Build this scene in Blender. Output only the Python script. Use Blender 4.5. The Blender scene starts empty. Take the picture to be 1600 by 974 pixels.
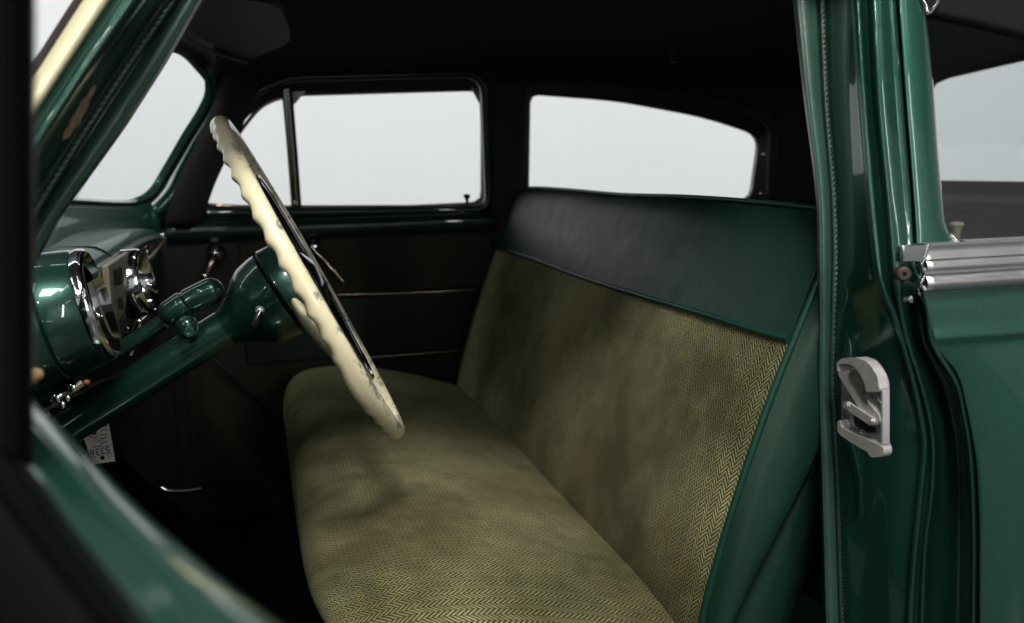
import bpy, bmesh, math, random
import numpy as np
from mathutils import Vector, Matrix, geometry
random.seed(7); np.random.seed(7)
S = bpy.context.scene
COL = S.collection
R = math.radians

# ------------------------------------------------------------------ camera
W0, H0, FPX = 1600., 974., 1400.
CAM = np.array([0., -.75, 1.2])
yaw, pitch, roll = R(15.6), R(9.3), R(1.2)
fw = np.array([math.sin(yaw)*math.cos(pitch), math.cos(yaw)*math.cos(pitch), -math.sin(pitch)])
_r = np.array([math.cos(yaw), -math.sin(yaw), 0.]); _u = np.cross(_r, fw)
rt = _r*math.cos(roll) - _u*math.sin(roll); up = _u*math.cos(roll) + _r*math.sin(roll)
cd = bpy.data.cameras.new('camera'); cam = bpy.data.objects.new('camera', cd); COL.objects.link(cam)
M = Matrix.Identity(4)
for i in range(3):
    M[i][0] = rt[i]; M[i][1] = up[i]; M[i][2] = -fw[i]; M[i][3] = CAM[i]
cam.matrix_world = M
cd.sensor_width = 36; cd.lens = 36*FPX/W0; cd.clip_start = .02; cd.clip_end = 100
cd.dof.use_dof = True; cd.dof.focus_distance = 1.1; cd.dof.aperture_fstop = 4.6
S.camera = cam

# ------------------------------------------------------------------ light
w = bpy.data.worlds.new('World'); S.world = w; w.use_nodes = True
w.node_tree.nodes['Background'].inputs[0].default_value = (.5, .53, .56, 1)
w.node_tree.nodes['Background'].inputs[1].default_value = .03
S.view_settings.view_transform = 'Standard'; S.view_settings.look = 'None'
S.view_settings.gamma = 1; S.view_settings.exposure = 0
S.cycles.use_denoising = True
S.cycles.max_bounces = 8; S.cycles.transparent_max_bounces = 16
S.cycles.sample_clamp_indirect = 4; S.cycles.caustics_reflective = False; S.cycles.caustics_refractive = False

def area(name, loc, target, sx, sy, power, col=(1, 1, 1)):
    l = bpy.data.lights.new(name, 'AREA'); l.shape = 'RECTANGLE'; l.size = sx; l.size_y = sy
    l.energy = power; l.color = col
    o = bpy.data.objects.new(name, l); COL.objects.link(o); o.location = loc
    d = Vector(target) - Vector(loc); o.rotation_euler = d.to_track_quat('-Z', 'Y').to_euler()
    return o
# backdrop washers above the car, facing the far wall
for k in range(5):
    area('backdrop_lamp', (-6 + 3.7*k, 1.2, 3.9), (-6 + 3.7*k, 7.5, 1.5), 3.4, .5, 146, (1, 1, 1))
area('backdrop_lamp', (-3.2, .5, 3.9), (-9, .5, 1.4), 5, .5, 88, (1, 1, 1))
area('backdrop_lamp', (4.5, .5, 3.9), (10, .5, 1.4), 5, .5, 110, (1, 1, 1))
# key softbox near the open door, behind and above the camera
area('key_softbox', (.22, -1.25, 2.95), (.45, .35, .8), .75, .5, 76, (1, .96, .87))
for k in range(3):
    area('backdrop_lamp', (-5 + 5*k, -4.0, 3.9), (-5 + 5*k, -8.0, 1.3), 4, .5, 45, (.98, 1, 1))
# ceiling tube lamps of the hall over the near side
for x in (-2.0, -.5, 1.0, 2.6):
    for y in (-1.4, -3.0, -4.6):
        area('ceiling_tube', (x, y, 4.0), (x, y, 0), .025, 1.2, 3.2, (1, .97, .92))
# two unseen strip lamps added for ridge highlights, and a cluster of small lamps
area('highlight_strip', (-2.2, -2.7, 1.95), (.3, .2, 1.1), .11, 1.5, 17, (1, .98, .95))
area('highlight_strip', (1.5, -3.4, 2.1), (.4, .2, 1.1), .11, 1.5, 17, (1, .96, .9))
for k in range(7):
    area('small_lamp', (-1.5 + .23*k, -2.6 - .3*(k % 3), 3.1 + .22*((k*2) % 3)), (.3, .3, 1), .05, .05, 2.2, (1, .97, .9))

# ------------------------------------------------------------------ projection helpers: picture point -> place on a real plane
def ray(px, py): return fw + rt*((px-800)/FPX) + up*((487-py)/FPX)
def PY(px, py, y):
    d = ray(px, py); return CAM + d*((y-CAM[1])/d[1])
def PX(px, py, x):
    d = ray(px, py); return CAM + d*((x-CAM[0])/d[0])
def PZ(px, py, z):
    d = ray(px, py); return CAM + d*((z-CAM[2])/d[2])
def PP(px, py, p0, n):
    d = ray(px, py); p0 = np.array(p0, float); n = np.array(n, float); return CAM + d*(((p0-CAM) @ n)/(d @ n))
def PN(px, py, y0):            # near side of the car, leaning inwards above the belt
    p = PY(px, py, y0)
    return PP(px, py, (0, y0, 1.08), (0, 1, -.2)) if p[2] > 1.08 else p
def PF(px, py, y0):            # far side, leaning inwards above the belt
    p = PY(px, py, y0)
    return PP(px, py, (0, y0, 1.08), (0, 1, .2)) if p[2] > 1.08 else p
def V3(*a): return np.array(a, float)

# ------------------------------------------------------------------ materials
def sock(n, k): return n.inputs[k]
class NT:
    def __init__(s, name):
        s.m = bpy.data.materials.new(name); s.m.use_nodes = True; s.t = s.m.node_tree
        s.b = s.t.nodes['Principled BSDF']; s.out = s.t.nodes['Material Output']
    def n(s, typ, **kw):
        nd = s.t.nodes.new(typ)
        for k, v in kw.items(): setattr(nd, k, v)
        return nd
    def l(s, a, b): s.t.links.new(a, b)
    def val(s, nd, key, v):
        if hasattr(v, 'is_output'): s.l(v, nd.inputs[key])
        else: nd.inputs[key].default_value = v
    def math(s, op, a, b=0., c=None):
        nd = s.n('ShaderNodeMath', operation=op); s.val(nd, 0, a); s.val(nd, 1, b)
        if c is not None: s.val(nd, 2, c)
        return nd.outputs[0]
    def mix(s, f, a, b):
        nd = s.n('ShaderNodeMix', data_type='RGBA'); s.val(nd, 0, f)
        for k, v in ((6, a), (7, b)):
            if hasattr(v, 'is_output'): s.l(v, nd.inputs[k])
            else: nd.inputs[k].default_value = (*v, 1)
        return nd.outputs[2]
    def noise(s, scale, detail=3, rough=.5, vec=None, dist=0.):
        nd = s.n('ShaderNodeTexNoise'); nd.inputs['Scale'].default_value = scale
        nd.inputs['Detail'].default_value = detail; nd.inputs['Roughness'].default_value = rough
        nd.inputs['Distortion'].default_value = dist
        if vec is None: vec = s.n('ShaderNodeTexCoord').outputs['Object']
        s.l(vec, nd.inputs['Vector']); return nd.outputs[0]
    def ramp(s, f, a, b):
        nd = s.n('ShaderNodeMapRange'); s.val(nd, 0, f); nd.inputs[1].default_value = a; nd.inputs[2].default_value = b
        return nd.outputs[0]
    def bump(s, h, strength, dist):
        nd = s.n('ShaderNodeBump'); nd.inputs['Strength'].default_value = strength
        nd.inputs['Distance'].default_value = dist; s.l(h, nd.inputs['Height']); s.l(nd.outputs[0], s.b.inputs['Normal'])
        return nd
    def set(s, **kw):
        for k, v in kw.items():
            k = {'base': 'Base Color', 'rough': 'Roughness', 'metal': 'Metallic', 'coat': 'Coat Weight', 'coatr': 'Coat Roughness',
                 'spec': 'Specular IOR Level', 'sheen': 'Sheen Weight', 'sheenr': 'Sheen Roughness'}[k]
            if hasattr(v, 'is_output'): s.l(v, s.b.inputs[k])
            else: s.b.inputs[k].default_value = (*v, 1) if isinstance(v, tuple) else v
        return s

MAT = {}
def paint(name, a, b, metal=.55, rough=.36):
    m = NT(name); f = m.noise(900, 2, .6); g = m.noise(7, 3)
    c = m.mix(m.ramp(f, .35, .65), a, b)
    m.set(base=c, metal=metal, rough=rough, coat=1., coatr=.02)
    m.bump(m.noise(55, 2), .04, .002); return m.m
MAT['paint'] = paint('green metallic paint', (.015, .074, .056), (.028, .118, .092), .66, .36)
MAT['paint_dark'] = paint('blackish green door paint', (.006, .024, .016), (.011, .038, .026), .2, .34)
MAT['dashpaint'] = paint('satin dashboard paint', (.005, .045, .032), (.010, .07, .052), .4, .4)
_b = MAT['dashpaint'].node_tree.nodes['Principled BSDF']; _b.inputs['Coat Weight'].default_value = .22; _b.inputs['Coat Roughness'].default_value = .05; _b.inputs['Specular IOR Level'].default_value = .25
MAT['paint_in'] = paint('darkened green interior paint', (.008, .042, .031), (.015, .070, .053), .6, .32)  # car paint darkened to offset the strong key lamp
MAT['paint_rim'] = paint('green metallic jamb paint', (.010, .054, .039), (.020, .090, .068), .75, .28)
def leather(name, a, b, rough=.42, scale=420, st=.25, spec=.36):
    m = NT(name); v = m.n('ShaderNodeTexVoronoi'); v.inputs['Scale'].default_value = scale
    tc = m.n('ShaderNodeTexCoord').outputs['Object']; m.l(tc, v.inputs['Vector'])
    n = m.noise(9, 4); c = m.mix(m.ramp(n, .3, .7), a, b)
    m.set(base=c, rough=m.math('MULTIPLY_ADD', m.noise(30, 3), .2, rough-.1), spec=spec)
    h = m.math('ADD', m.math('MULTIPLY', v.outputs['Distance'], .6), m.math('MULTIPLY', m.noise(60, 4), 1.4))
    m.bump(h, st, .0012); return m.m
MAT['leather'] = leather('green seat leather', (.0035, .021, .013), (.006, .031, .020), .42, 520, .18)
MAT['windlace'] = leather('green windlace leather', (.024, .060, .048), (.034, .080, .064), .38, 500, .25, .5)
MAT['darkleather'] = leather('dark door trim leather', (.004, .012, .009), (.006, .018, .013), .4)
MAT['piping'] = leather('green piping', (.004, .03, .02), (.006, .04, .027), .35, 700, .15)
def plain(name, base, rough=.5, metal=0., coat=0., var=.15, scale=40, bump=0.):
    m = NT(name); n = m.noise(scale, 4)
    c = m.mix(m.ramp(n, .3, .7), tuple(x*(1-var) for x in base), tuple(min(1, x*(1+var)) for x in base))
    m.set(base=c, rough=rough, metal=metal, coat=coat, coatr=.05)
    if bump: m.bump(m.noise(scale*6, 3), bump, .002)
    return m.m
MAT['headliner'] = plain('dark headliner cloth', (.012, .0125, .0095), .9, var=.3, scale=200, bump=.3)
MAT['dark'] = plain('dark interior board', (.011, .014, .009), .65, var=.3, scale=30)
MAT['brownpanel'] = plain('brown door trim cloth', (.022, .019, .011), .8, var=.25, scale=300, bump=.3)
MAT['carpet'] = plain('dark green carpet', (.004, .012, .010), .95, var=.5, scale=500, bump=.8)
MAT['carpet'].node_tree.nodes['Principled BSDF'].inputs['Specular IOR Level'].default_value = .05
MAT['rubber'] = plain('black rubber', (.005, .005, .006), .7, var=.2)
MAT['rubber'].node_tree.nodes['Principled BSDF'].inputs['Specular IOR Level'].default_value = .2
MAT['felt'] = plain('black felt', (.0022, .0022, .0025), .9, var=.2); MAT['felt'].node_tree.nodes['Principled BSDF'].inputs['Specular IOR Level'].default_value = .1
MAT['mastic'] = plain('brown rubber', (.03, .02, .018), .6, var=.2)
MAT['blackgloss'] = plain('black enamel', (.004, .004, .006), .12, coat=.6)
def chrome(name, c=(.78, .78, .8), rough=.08, nb=.1, metal=1.):
    m = NT(name); n = m.noise(35, 4); m.set(base=c, metal=metal, rough=m.math('MULTIPLY_ADD', n, .1, rough-.03))
    m.bump(m.noise(18, 3), nb, .002); return m.m
MAT['chrome'] = chrome('chrome')
MAT['pitted'] = chrome('aged chrome', (.62, .58, .52), .16, .3)
MAT['stainless'] = chrome('brushed stainless moulding', (.66, .66, .68), .40, .02)
MAT['cast'] = plain('cast grey zinc', (.60, .58, .59), .36, metal=.6, var=.1, scale=90, bump=.15)
MAT['castdark'] = plain('shaded zinc recess', (.10, .085, .085), .45, metal=.4, var=.6, scale=60, bump=.2)  # shade of the striker hollow put into a darker zinc
MAT['oldchrome_warm'] = chrome('warm aged chrome', (.6, .46, .38), .2, .2)
MAT['creamtrim'] = plain('cream enamel', (.80, .74, .50), .3, coat=.5, var=.04)
MAT['tan'] = plain('tan plastic', (.45, .30, .16), .4, var=.1)
MAT['stitch'] = plain('grey green thread', (.20, .24, .215), .8, var=.2)
MAT['gaugeface'] = plain('gauge dial', (.24, .21, .15), .5, var=.2)
MAT['dulltan'] = plain('dull yellowed plastic', (.22, .21, .13), .4)
MAT['castmid'] = plain('shaded rubbed zinc plate', (.30, .285, .29), .38, metal=.6, var=.45, scale=70, bump=.15)  # worn zinc, darkened so the plate reads as a shaded recess
MAT['amber'] = plain('amber plastic', (.22, .09, .03), .25, var=.1)
MAT['bare'] = plain('chipped primer and bare metal', (.36, .26, .17), .6, var=.6, scale=160, bump=.5)

# cream steering wheel with scuffs through to grey
m = NT('aged cream steering wheel enamel')
tc = m.n('ShaderNodeTexCoord').outputs['Object']
sc = m.noise(62, 6, .75, tc, .9); lg = m.noise(13, 2, .5, tc)
g = m.n('ShaderNodeNewGeometry')
dotn = m.n('ShaderNodeVectorMath', operation='DOT_PRODUCT'); m.l(tc, dotn.inputs[0]); dotn.inputs[1].default_value = (0, 0, 1)
inner = m.ramp(dotn.outputs['Value'], .003, .008)
mask = m.math('MULTIPLY', m.ramp(sc, .53, .542), m.math('MULTIPLY', m.ramp(lg, .47, .52), inner))
cr = m.n('ShaderNodeTexVoronoi', feature='DISTANCE_TO_EDGE'); cr.inputs['Scale'].default_value = 16; m.l(tc, cr.inputs['Vector'])
crack = m.math('MULTIPLY', m.math('LESS_THAN', cr.outputs['Distance'], .003), m.ramp(lg, .6, .63))
sp = m.n('ShaderNodeTexVoronoi'); sp.inputs['Scale'].default_value = 34; m.l(tc, sp.inputs['Vector'])
spot = m.math('LESS_THAN', sp.outputs['Distance'], .045)
base = m.mix(m.ramp(m.noise(20, 3, .5, tc), .3, .7), (.74, .67, .45), (.80, .73, .52))
base = m.mix(m.math('MULTIPLY', m.math('MAXIMUM', crack, spot), .7), base, (.16, .13, .09))
base = m.mix(m.math('MULTIPLY', mask, .85), base, (.10, .11, .14))
m.set(base=base, rough=.3, coat=.7, coatr=.08); m.bump(m.math('SUBTRACT', m.noise(60, 3, .5, tc), m.math('MULTIPLY', mask, .8)), .12, .001)
MAT['cream'] = m.m
MAT['tanrim'] = plain('tan faded rim back', (.52, .38, .24), .35, coat=.4, var=.08)

# herringbone cloth: columns run along v, u and v are metres
def herringbone(name, wcol, pit, flip=False):
    m = NT(name); uv = m.n('ShaderNodeUVMap'); sep = m.n('ShaderNodeSeparateXYZ'); m.l(uv.outputs[0], sep.inputs[0])
    wob = m.math('MULTIPLY_ADD', m.noise(60, 2, .5), .0024, -.0012)
    U = m.math('ADD', sep.outputs[0], wob); Vv = m.math('ADD', sep.outputs[1], wob)
    a = m.math('DIVIDE', U, wcol); fr = m.math('FRACT', a); par = m.math('MODULO', m.math('FLOOR', a), 2.)
    sg = m.math('MULTIPLY_ADD', m.math('ABSOLUTE', par), 2., -1.)
    t = m.math('MULTIPLY_ADD', m.math('MULTIPLY', fr, sg), wcol*1.3, Vv)
    t = m.math('ADD', t, 10.)
    q = m.math('FRACT', m.math('DIVIDE', t, pit))
    tri = m.math('MULTIPLY', m.math('ABSOLUTE', m.math('SUBTRACT', q, .5)), 2.)       # 0 mid thread, 1 gap
    edge = m.math('MULTIPLY', m.math('ABSOLUTE', m.math('SUBTRACT', fr, .5)), 2.)     # 1 at column seam
    seam = m.ramp(edge, .80, 1.)
    gap = m.math('MAXIMUM', m.ramp(tri, .42, .78), m.math('MULTIPLY', seam, .8))
    big = m.noise(3.3, 2, .5, None, .35); med = m.noise(26, 3, .6)
    nap = m.math('MULTIPLY_ADD', big, .75, m.math('MULTIPLY', med, .25))
    light = m.mix(m.ramp(nap, .36, .60), (.100, .102, .044), (.40, .385, .205))
    light = m.mix(m.math('MULTIPLY', m.ramp(m.noise(5, 2), .5, .65), .25), light, (.28, .20, .08))
    wn = m.n('ShaderNodeTexWhiteNoise', noise_dimensions='2D'); cv = m.n('ShaderNodeCombineXYZ')
    m.l(m.math('FLOOR', a), cv.inputs[0]); m.l(m.math('FLOOR', m.math('DIVIDE', t, pit)), cv.inputs[1]); m.l(cv.outputs[0], wn.inputs['Vector'])
    light = m.mix(m.math('MULTIPLY', wn.outputs['Value'], .34), light, (.11, .105, .04))
    dark = m.mix(m.ramp(nap, .36, .60), (.012, .013, .004), (.024, .024, .008))
    fuzz = m.ramp(m.noise(420, 3, .7), .3, .7)
    c = m.mix(gap, light, dark); c = m.mix(m.math('MULTIPLY', fuzz, .12), c, (.06, .06, .025))
    m.set(base=c, rough=.85, sheen=.04, sheenr=.4, spec=.12)
    h = m.math('ADD', m.math('SUBTRACT', 1., gap), m.math('MULTIPLY', fuzz, .4))
    m.bump(h, .6, .0014); return m.m
MAT['cloth'] = herringbone('olive herringbone cloth', .0084, .0062)

def thinglass(name, tint, refl=1.0, rough=0.):
    m = NT(name); t = m.t; t.nodes.remove(m.b)
    tr = m.n('ShaderNodeBsdfTransparent'); tr.inputs[0].default_value = (*tint, 1)
    gl = m.n('ShaderNodeBsdfGlossy'); gl.inputs['Roughness'].default_value = rough
    ge = m.n('ShaderNodeNewGeometry'); dp = m.n('ShaderNodeVectorMath', operation='DOT_PRODUCT')
    m.l(ge.outputs['Normal'], dp.inputs[0]); m.l(ge.outputs['Incoming'], dp.inputs[1])
    c_ = m.math('SUBTRACT', 1., m.math('ABSOLUTE', dp.outputs['Value'])); p5 = m.math('POWER', c_, 5.)
    k = m.math('MULTIPLY', m.math('MULTIPLY_ADD', p5, .96, .04), refl); k = m.math('MINIMUM', k, .9)
    mx = m.n('ShaderNodeMixShader'); m.l(k, mx.inputs[0]); m.l(tr.outputs[0], mx.inputs[1]); m.l(gl.outputs[0], mx.inputs[2])
    m.l(mx.outputs[0], m.out.inputs[0]); return m.m
MAT['glass'] = thinglass('clear window glass', (.945, .95, .955), 1.3)
MAT['glass_screen'] = thinglass('windscreen glass', (.86, .89, .90), .15)
MAT['glass_near'] = thinglass('tinted window glass', (.84, .88, .89), 4.5)  # reflectance raised above real glass to brighten the reflected wall

# ------------------------------------------------------------------ mesh helpers
def link(name, me, mat, parent=None, label=None):
    o = bpy.data.objects.new(name, me); COL.objects.link(o)
    if mat is not None:
        for mm in (mat if isinstance(mat, (list, tuple)) else [mat]): me.materials.append(MAT[mm] if isinstance(mm, str) else mm)
    if parent is not None: o.parent = parent
    if label: o['label'] = label
    return o
def from_bm(name, bm, mat, parent=None, label=None, smooth=True, angle=40):
    me = bpy.data.meshes.new(name)
    bmesh.ops.remove_doubles(bm, verts=bm.verts, dist=1e-6)
    bmesh.ops.recalc_face_normals(bm, faces=bm.faces)
    bm.to_mesh(me); bm.free()
    if smooth:
        for p in me.polygons: p.use_smooth = True
        me.set_sharp_from_angle(angle=R(angle))
    return link(name, me, mat, parent, label)
def spline(pts, n, closed=False):
    P = np.array(pts, float); k = len(P)
    if k == 1: return np.repeat(P, n, 0)
    if closed: Q = np.vstack([P[-1], P, P[0], P[1]]); segs = k
    else: Q = np.vstack([2*P[0]-P[1], P, 2*P[-1]-P[-2]]); segs = k-1
    out = []
    for i in range(n):
        t = i*segs/(n if closed else n-1); j = min(int(t), segs-1); f = t-j
        a, b, c, d = Q[j], Q[j+1], Q[j+2], Q[j+3]
        # centripetal-ish: uniform Catmull-Rom
        out.append(.5*((2*b)+(-a+c)*f+(2*a-5*b+4*c-d)*f*f+(-a+3*b-3*c+d)*f**3))
    return np.array(out)
def lin(pts, n):
    P = np.array(pts, float); t = np.linspace(0, len(P)-1, n); j = np.minimum(t.astype(int), len(P)-2); f = (t-j)[:, None]
    return P[j]*(1-f)+P[j+1]*f
def grid_mesh(G, uv=True, closeu=False, closev=False, bm=None):
    """G[n][m][3]"""
    n, m_, _ = G.shape
    own = bm is None
    if own: bm = bmesh.new()
    vs = [[bm.verts.new(G[i, j]) for j in range(m_)] for i in range(n)]
    lay = bm.loops.layers.uv.verify() if uv else None
    if uv:
        du = np.concatenate([[0], np.cumsum(np.linalg.norm(np.diff(G[:, m_//2], axis=0), axis=1))])
        dv = np.concatenate([[0], np.cumsum(np.linalg.norm(np.diff(G[n//2], axis=0), axis=1))])
    for i in range(n if closeu else n-1):
        for j in range(m_ if closev else m_-1):
            i2, j2 = (i+1) % n, (j+1) % m_
            try: f = bm.faces.new((vs[i][j], vs[i2][j], vs[i2][j2], vs[i][j2]))
            except ValueError: continue
            if uv:
                for lp, (a, b) in zip(f.loops, ((i, j), (i+1, j), (i+1, j+1), (i, j+1))):
                    lp[lay].uv = (du[min(a, n-1)], dv[min(b, m_-1)])
    return bm
def loft(name, rows, mat, parent=None, nu=40, nv=40, label=None, ucr=True, vcr=True, solid=0., angle=60):
    A = np.array([(spline if vcr else lin)(r_, nv) for r_ in rows])
    G = np.array([(spline if ucr else lin)(A[:, j], nu) for j in range(nv)]).transpose(1, 0, 2)
    o = from_bm(name, grid_mesh(G), mat, parent, label, angle=angle)
    if solid:
        md = o.modifiers.new('thickness', 'SOLIDIFY'); md.thickness = solid; md.offset = 0
    return o
def tube_bm(pts, rad, n=None, sides=12, closed=False, bm=None, caps=True, flat=1., smooth=True):
    P = np.array(pts, float)
    if n is None: n = max(2, (len(P)-1)*8+1)
    if smooth and len(P) > 2: P = spline(P, n, closed)
    n = len(P); rad = np.interp(np.linspace(0, 1, n), np.linspace(0, 1, len(rad)), rad) if hasattr(rad, '__len__') else np.full(n, rad)
    T = np.gradient(P, axis=0)
    if closed: T = np.roll(P, -1, 0)-np.roll(P, 1, 0)
    T /= np.linalg.norm(T, axis=1)[:, None]
    a = np.cross(T[0], [0, 0, 1.]);
    if np.linalg.norm(a) < .1: a = np.cross(T[0], [1., 0, 0])
    G = []
    for i in range(n):
        a = a-T[i]*(a @ T[i]); a /= np.linalg.norm(a); b = np.cross(T[i], a)
        G.append([P[i]+rad[i]*(a*math.cos(q)+b*math.sin(q)*flat) for q in np.linspace(0, 2*math.pi, sides, endpoint=False)])
    own = bm is None
    if own: bm = bmesh.new()
    k = len(bm.verts)
    grid_mesh(np.array(G), False, closed, True, bm)
    if caps and not closed:
        bm.verts.ensure_lookup_table()
        try:
            bm.faces.new([bm.verts[k+j] for j in range(sides)]); bm.faces.new([bm.verts[k+(n-1)*sides+j] for j in range(sides)])
        except ValueError: pass
    return bm
def tube(name, pts, rad, mat, parent=None, label=None, **k):
    return from_bm(name, tube_bm(pts, rad, **k), mat, parent, label)
def frame_of(axis):
    z = np.array(axis, float); z /= np.linalg.norm(z)
    x = np.cross([0, 1., 0], z)
    if np.linalg.norm(x) < .1: x = np.cross([1., 0, 0], z)
    x /= np.linalg.norm(x); return x, np.cross(z, x), z
def lathe_bm(origin, axis, prof, sides=40, bm=None):
    x, y, z = frame_of(axis); o = np.array(origin, float)
    G = np.array([[o+z*h+r_*(x*math.cos(q)+y*math.sin(q)) for q in np.linspace(0, 2*math.pi, sides, endpoint=False)] for h, r_ in prof])
    own = bm is None
    if own: bm = bmesh.new()
    grid_mesh(G, False, False, True, bm)
    return bm
def lathe(name, origin, axis, prof, mat, parent=None, label=None, sides=40, angle=35):
    return from_bm(name, lathe_bm(origin, axis, prof, sides), mat, parent, label, angle=angle)
def prism_bm(loop, vec, holes=(), bm=None):
    """flat closed loop of 3D points (with holes) pushed along vec"""
    own = bm is None
    if own: bm = bmesh.new()
    vec = np.array(vec, float); loops = [loop, *holes]; F, B = [], []
    ring_edges = []
    for lp in loops:
        f = [bm.verts.new(p) for p in lp]; b = [bm.verts.new(np.array(p)+vec) for p in lp]
        F.append(f); B.append(b)
    for V in (F, B):
        ed = []
        for f in V:
            for i in range(len(f)): ed.append(bm.edges.new((f[i], f[(i+1) % len(f)])))
        bmesh.ops.triangle_fill(bm, use_beauty=True, use_dissolve=False, edges=ed)
    for f, b in zip(F, B):
        for i in range(len(f)):
            j = (i+1) % len(f)
            bm.faces.new((f[i], f[j], b[j], b[i]))
    return bm
def prism(name, loop, vec, mat, parent=None, label=None, holes=(), bevel=0., seg=3, smooth=True):
    o = from_bm(name, prism_bm(loop, vec, holes), mat, parent, label, smooth, 30)
    if bevel:
        md = o.modifiers.new('edge', 'BEVEL'); md.width = bevel; md.segments = seg; md.limit_method = 'ANGLE'; md.angle_limit = R(40)
    return o
def box(name, lo, hi, mat, parent=None, label=None, bevel=.003):
    (x0, y0, z0), (x1, y1, z1) = lo, hi
    return prism(name, [(x0, y0, z0), (x1, y0, z0), (x1, y1, z0), (x0, y1, z0)], (0, 0, z1-z0), mat, parent, label, bevel=bevel)
def rounded(loop, n=60): return spline(loop, n, True)
def stitches(name, path, nrm, step, ln, rad, parent, mat='stitch'):
    P = spline(path, 400); d = np.concatenate([[0], np.cumsum(np.linalg.norm(np.diff(P, axis=0), axis=1))])
    bm = bmesh.new(); s = 0
    while s+ln < d[-1]:
        a = np.array([np.interp(s, d, P[:, k]) for k in range(3)]); b = np.array([np.interp(s+ln, d, P[:, k]) for k in range(3)])
        tv = b-a; sl = np.cross(tv, nrm); sl = sl/np.linalg.norm(sl)*rad*.9
        tube_bm([a-sl, (a+b)/2+np.array(nrm)*rad*.6, b+sl], [rad*.5, rad, rad*.5], n=4, sides=6, bm=bm); s += step
    return from_bm(name, bm, mat, parent)

# ------------------------------------------------------------------ the setting
def struct(o): o['kind'] = 'structure'; return o
fl = plain('polished grey studio floor', (.09, .095, .10), .3, var=.1, scale=2)
MAT['floor'] = fl
MAT['wallpaint'] = plain('white studio wall paint', (.80, .82, .82), .8, var=.01, scale=1)
MAT['ceil'] = plain('dark ceiling board', (.05, .05, .055), .9)
struct(box('floor', (-9, -8, -.1), (10, 8, 0), 'floor', bevel=0))
struct(box('ceiling', (-9, -8, 4.6), (10, 8, 4.7), 'ceil', bevel=0))
struct(box('wall_back', (-9.1, 7.5, .003), (10.1, 7.7, 4.597), 'wallpaint', bevel=0))
struct(box('wall_front', (-9.1, -8, .003), (10.1, -7.8, 4.597), 'wallpaint', bevel=0))
struct(box('wall_left', (-9.1, -7.797, .003), (-8.9, 7.497, 4.597), 'wallpaint', bevel=0))
struct(box('wall_right', (9.9, -7.797, .003), (10.1, 7.497, 4.597), 'wallpaint', bevel=0))

# ------------------------------------------------------------------ the car
car = bpy.data.objects.new('vintage_car', None); COL.objects.link(car); car.location = (0, 0, 0)
car['label'] = 'dark green 1950s sedan seen through its open front door, with olive herringbone bench seat'
car['category'] = 'car'

# --- roof, floor, bulkhead
def roof_rows(zo, yo):
    rows = []
    for x, dz in ((-.062, -.045), (.05, -.012), (.3, .0), (.8, .01), (1.3, -.01), (1.75, -.06)):
        rows.append([(x, .115-yo, 1.392+zo+dz*.6), (x, .20, 1.455+zo+dz), (x, .45, 1.492+zo+dz), (x, .76, 1.50+zo+dz), (x, 1.05, 1.49+zo+dz), (x, 1.30, 1.452+zo+dz), (x, 1.425+yo, 1.395+zo+dz*.6)])
    return rows
loft('headliner', roof_rows(0, 0), 'headliner', car, label='dark cloth headliner under the roof')
loft('roof', roof_rows(.03, .03), 'paint', car, solid=.004)
box('floor_pan', (-.5, .02, .30), (2.0, 1.5, .36), 'carpet', car)
prism('bulkhead', [(-.50, .02, .30), (-.50, .02, 1.06), (-.42, .02, 1.06), (-.42, .02, .62), (-.2, .02, .362), (-.2, .02, .30)], (0, 1.46, 0), 'carpet', car, bevel=.003)
# cowl side near: below the windscreen pillar
prism('cowl_side', [(-.60, .012, .30), (-.60, .012, 1.10), (-.205, .012, 1.10), (-.215, .012, .9), (-.24, .012, .30)], (0, .05, 0), 'paint', car, bevel=.004)
box('rocker_sill', (-.24, .0, .28), (.62, .09, .40), 'paint', car, bevel=.012)

# --- far side: windows as picture loops on the real side plane
def loopF(pts, y0, n=90, sm=True):
    P = [PF(px, py, y0) for px, py in pts]
    return spline(P, n, True) if sm else np.array(P)
def roundpoly(pts, rad, seg=5):
    """corner-rounded polygon in picture points"""
    P = [np.array(p, float) for p in pts]; out = []
    for i, p in enumerate(P):
        a, b = P[i-1], P[(i+1) % len(P)]; r_ = rad[i] if hasattr(rad, '__len__') else rad
        da = a-p; db = b-p; r1 = min(r_, np.linalg.norm(da)*.49, np.linalg.norm(db)*.49)
        s = p+da/np.linalg.norm(da)*r1; e = p+db/np.linalg.norm(db)*r1
        for k in range(seg+1):
            t = k/seg; out.append((1-t)**2*s+2*t*(1-t)*p+t*t*e)
    return [tuple(q) for q in out]
def resample(loop, n):
    P = np.vstack([loop, loop[:1]]); d = np.concatenate([[0], np.cumsum(np.linalg.norm(np.diff(P, axis=0), axis=1))])
    s = np.linspace(0, d[-1], n, endpoint=False); return np.array([[np.interp(q, d, P[:, k]) for k in range(3)] for q in s])
YI, YO = 1.455, 1.525
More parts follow.
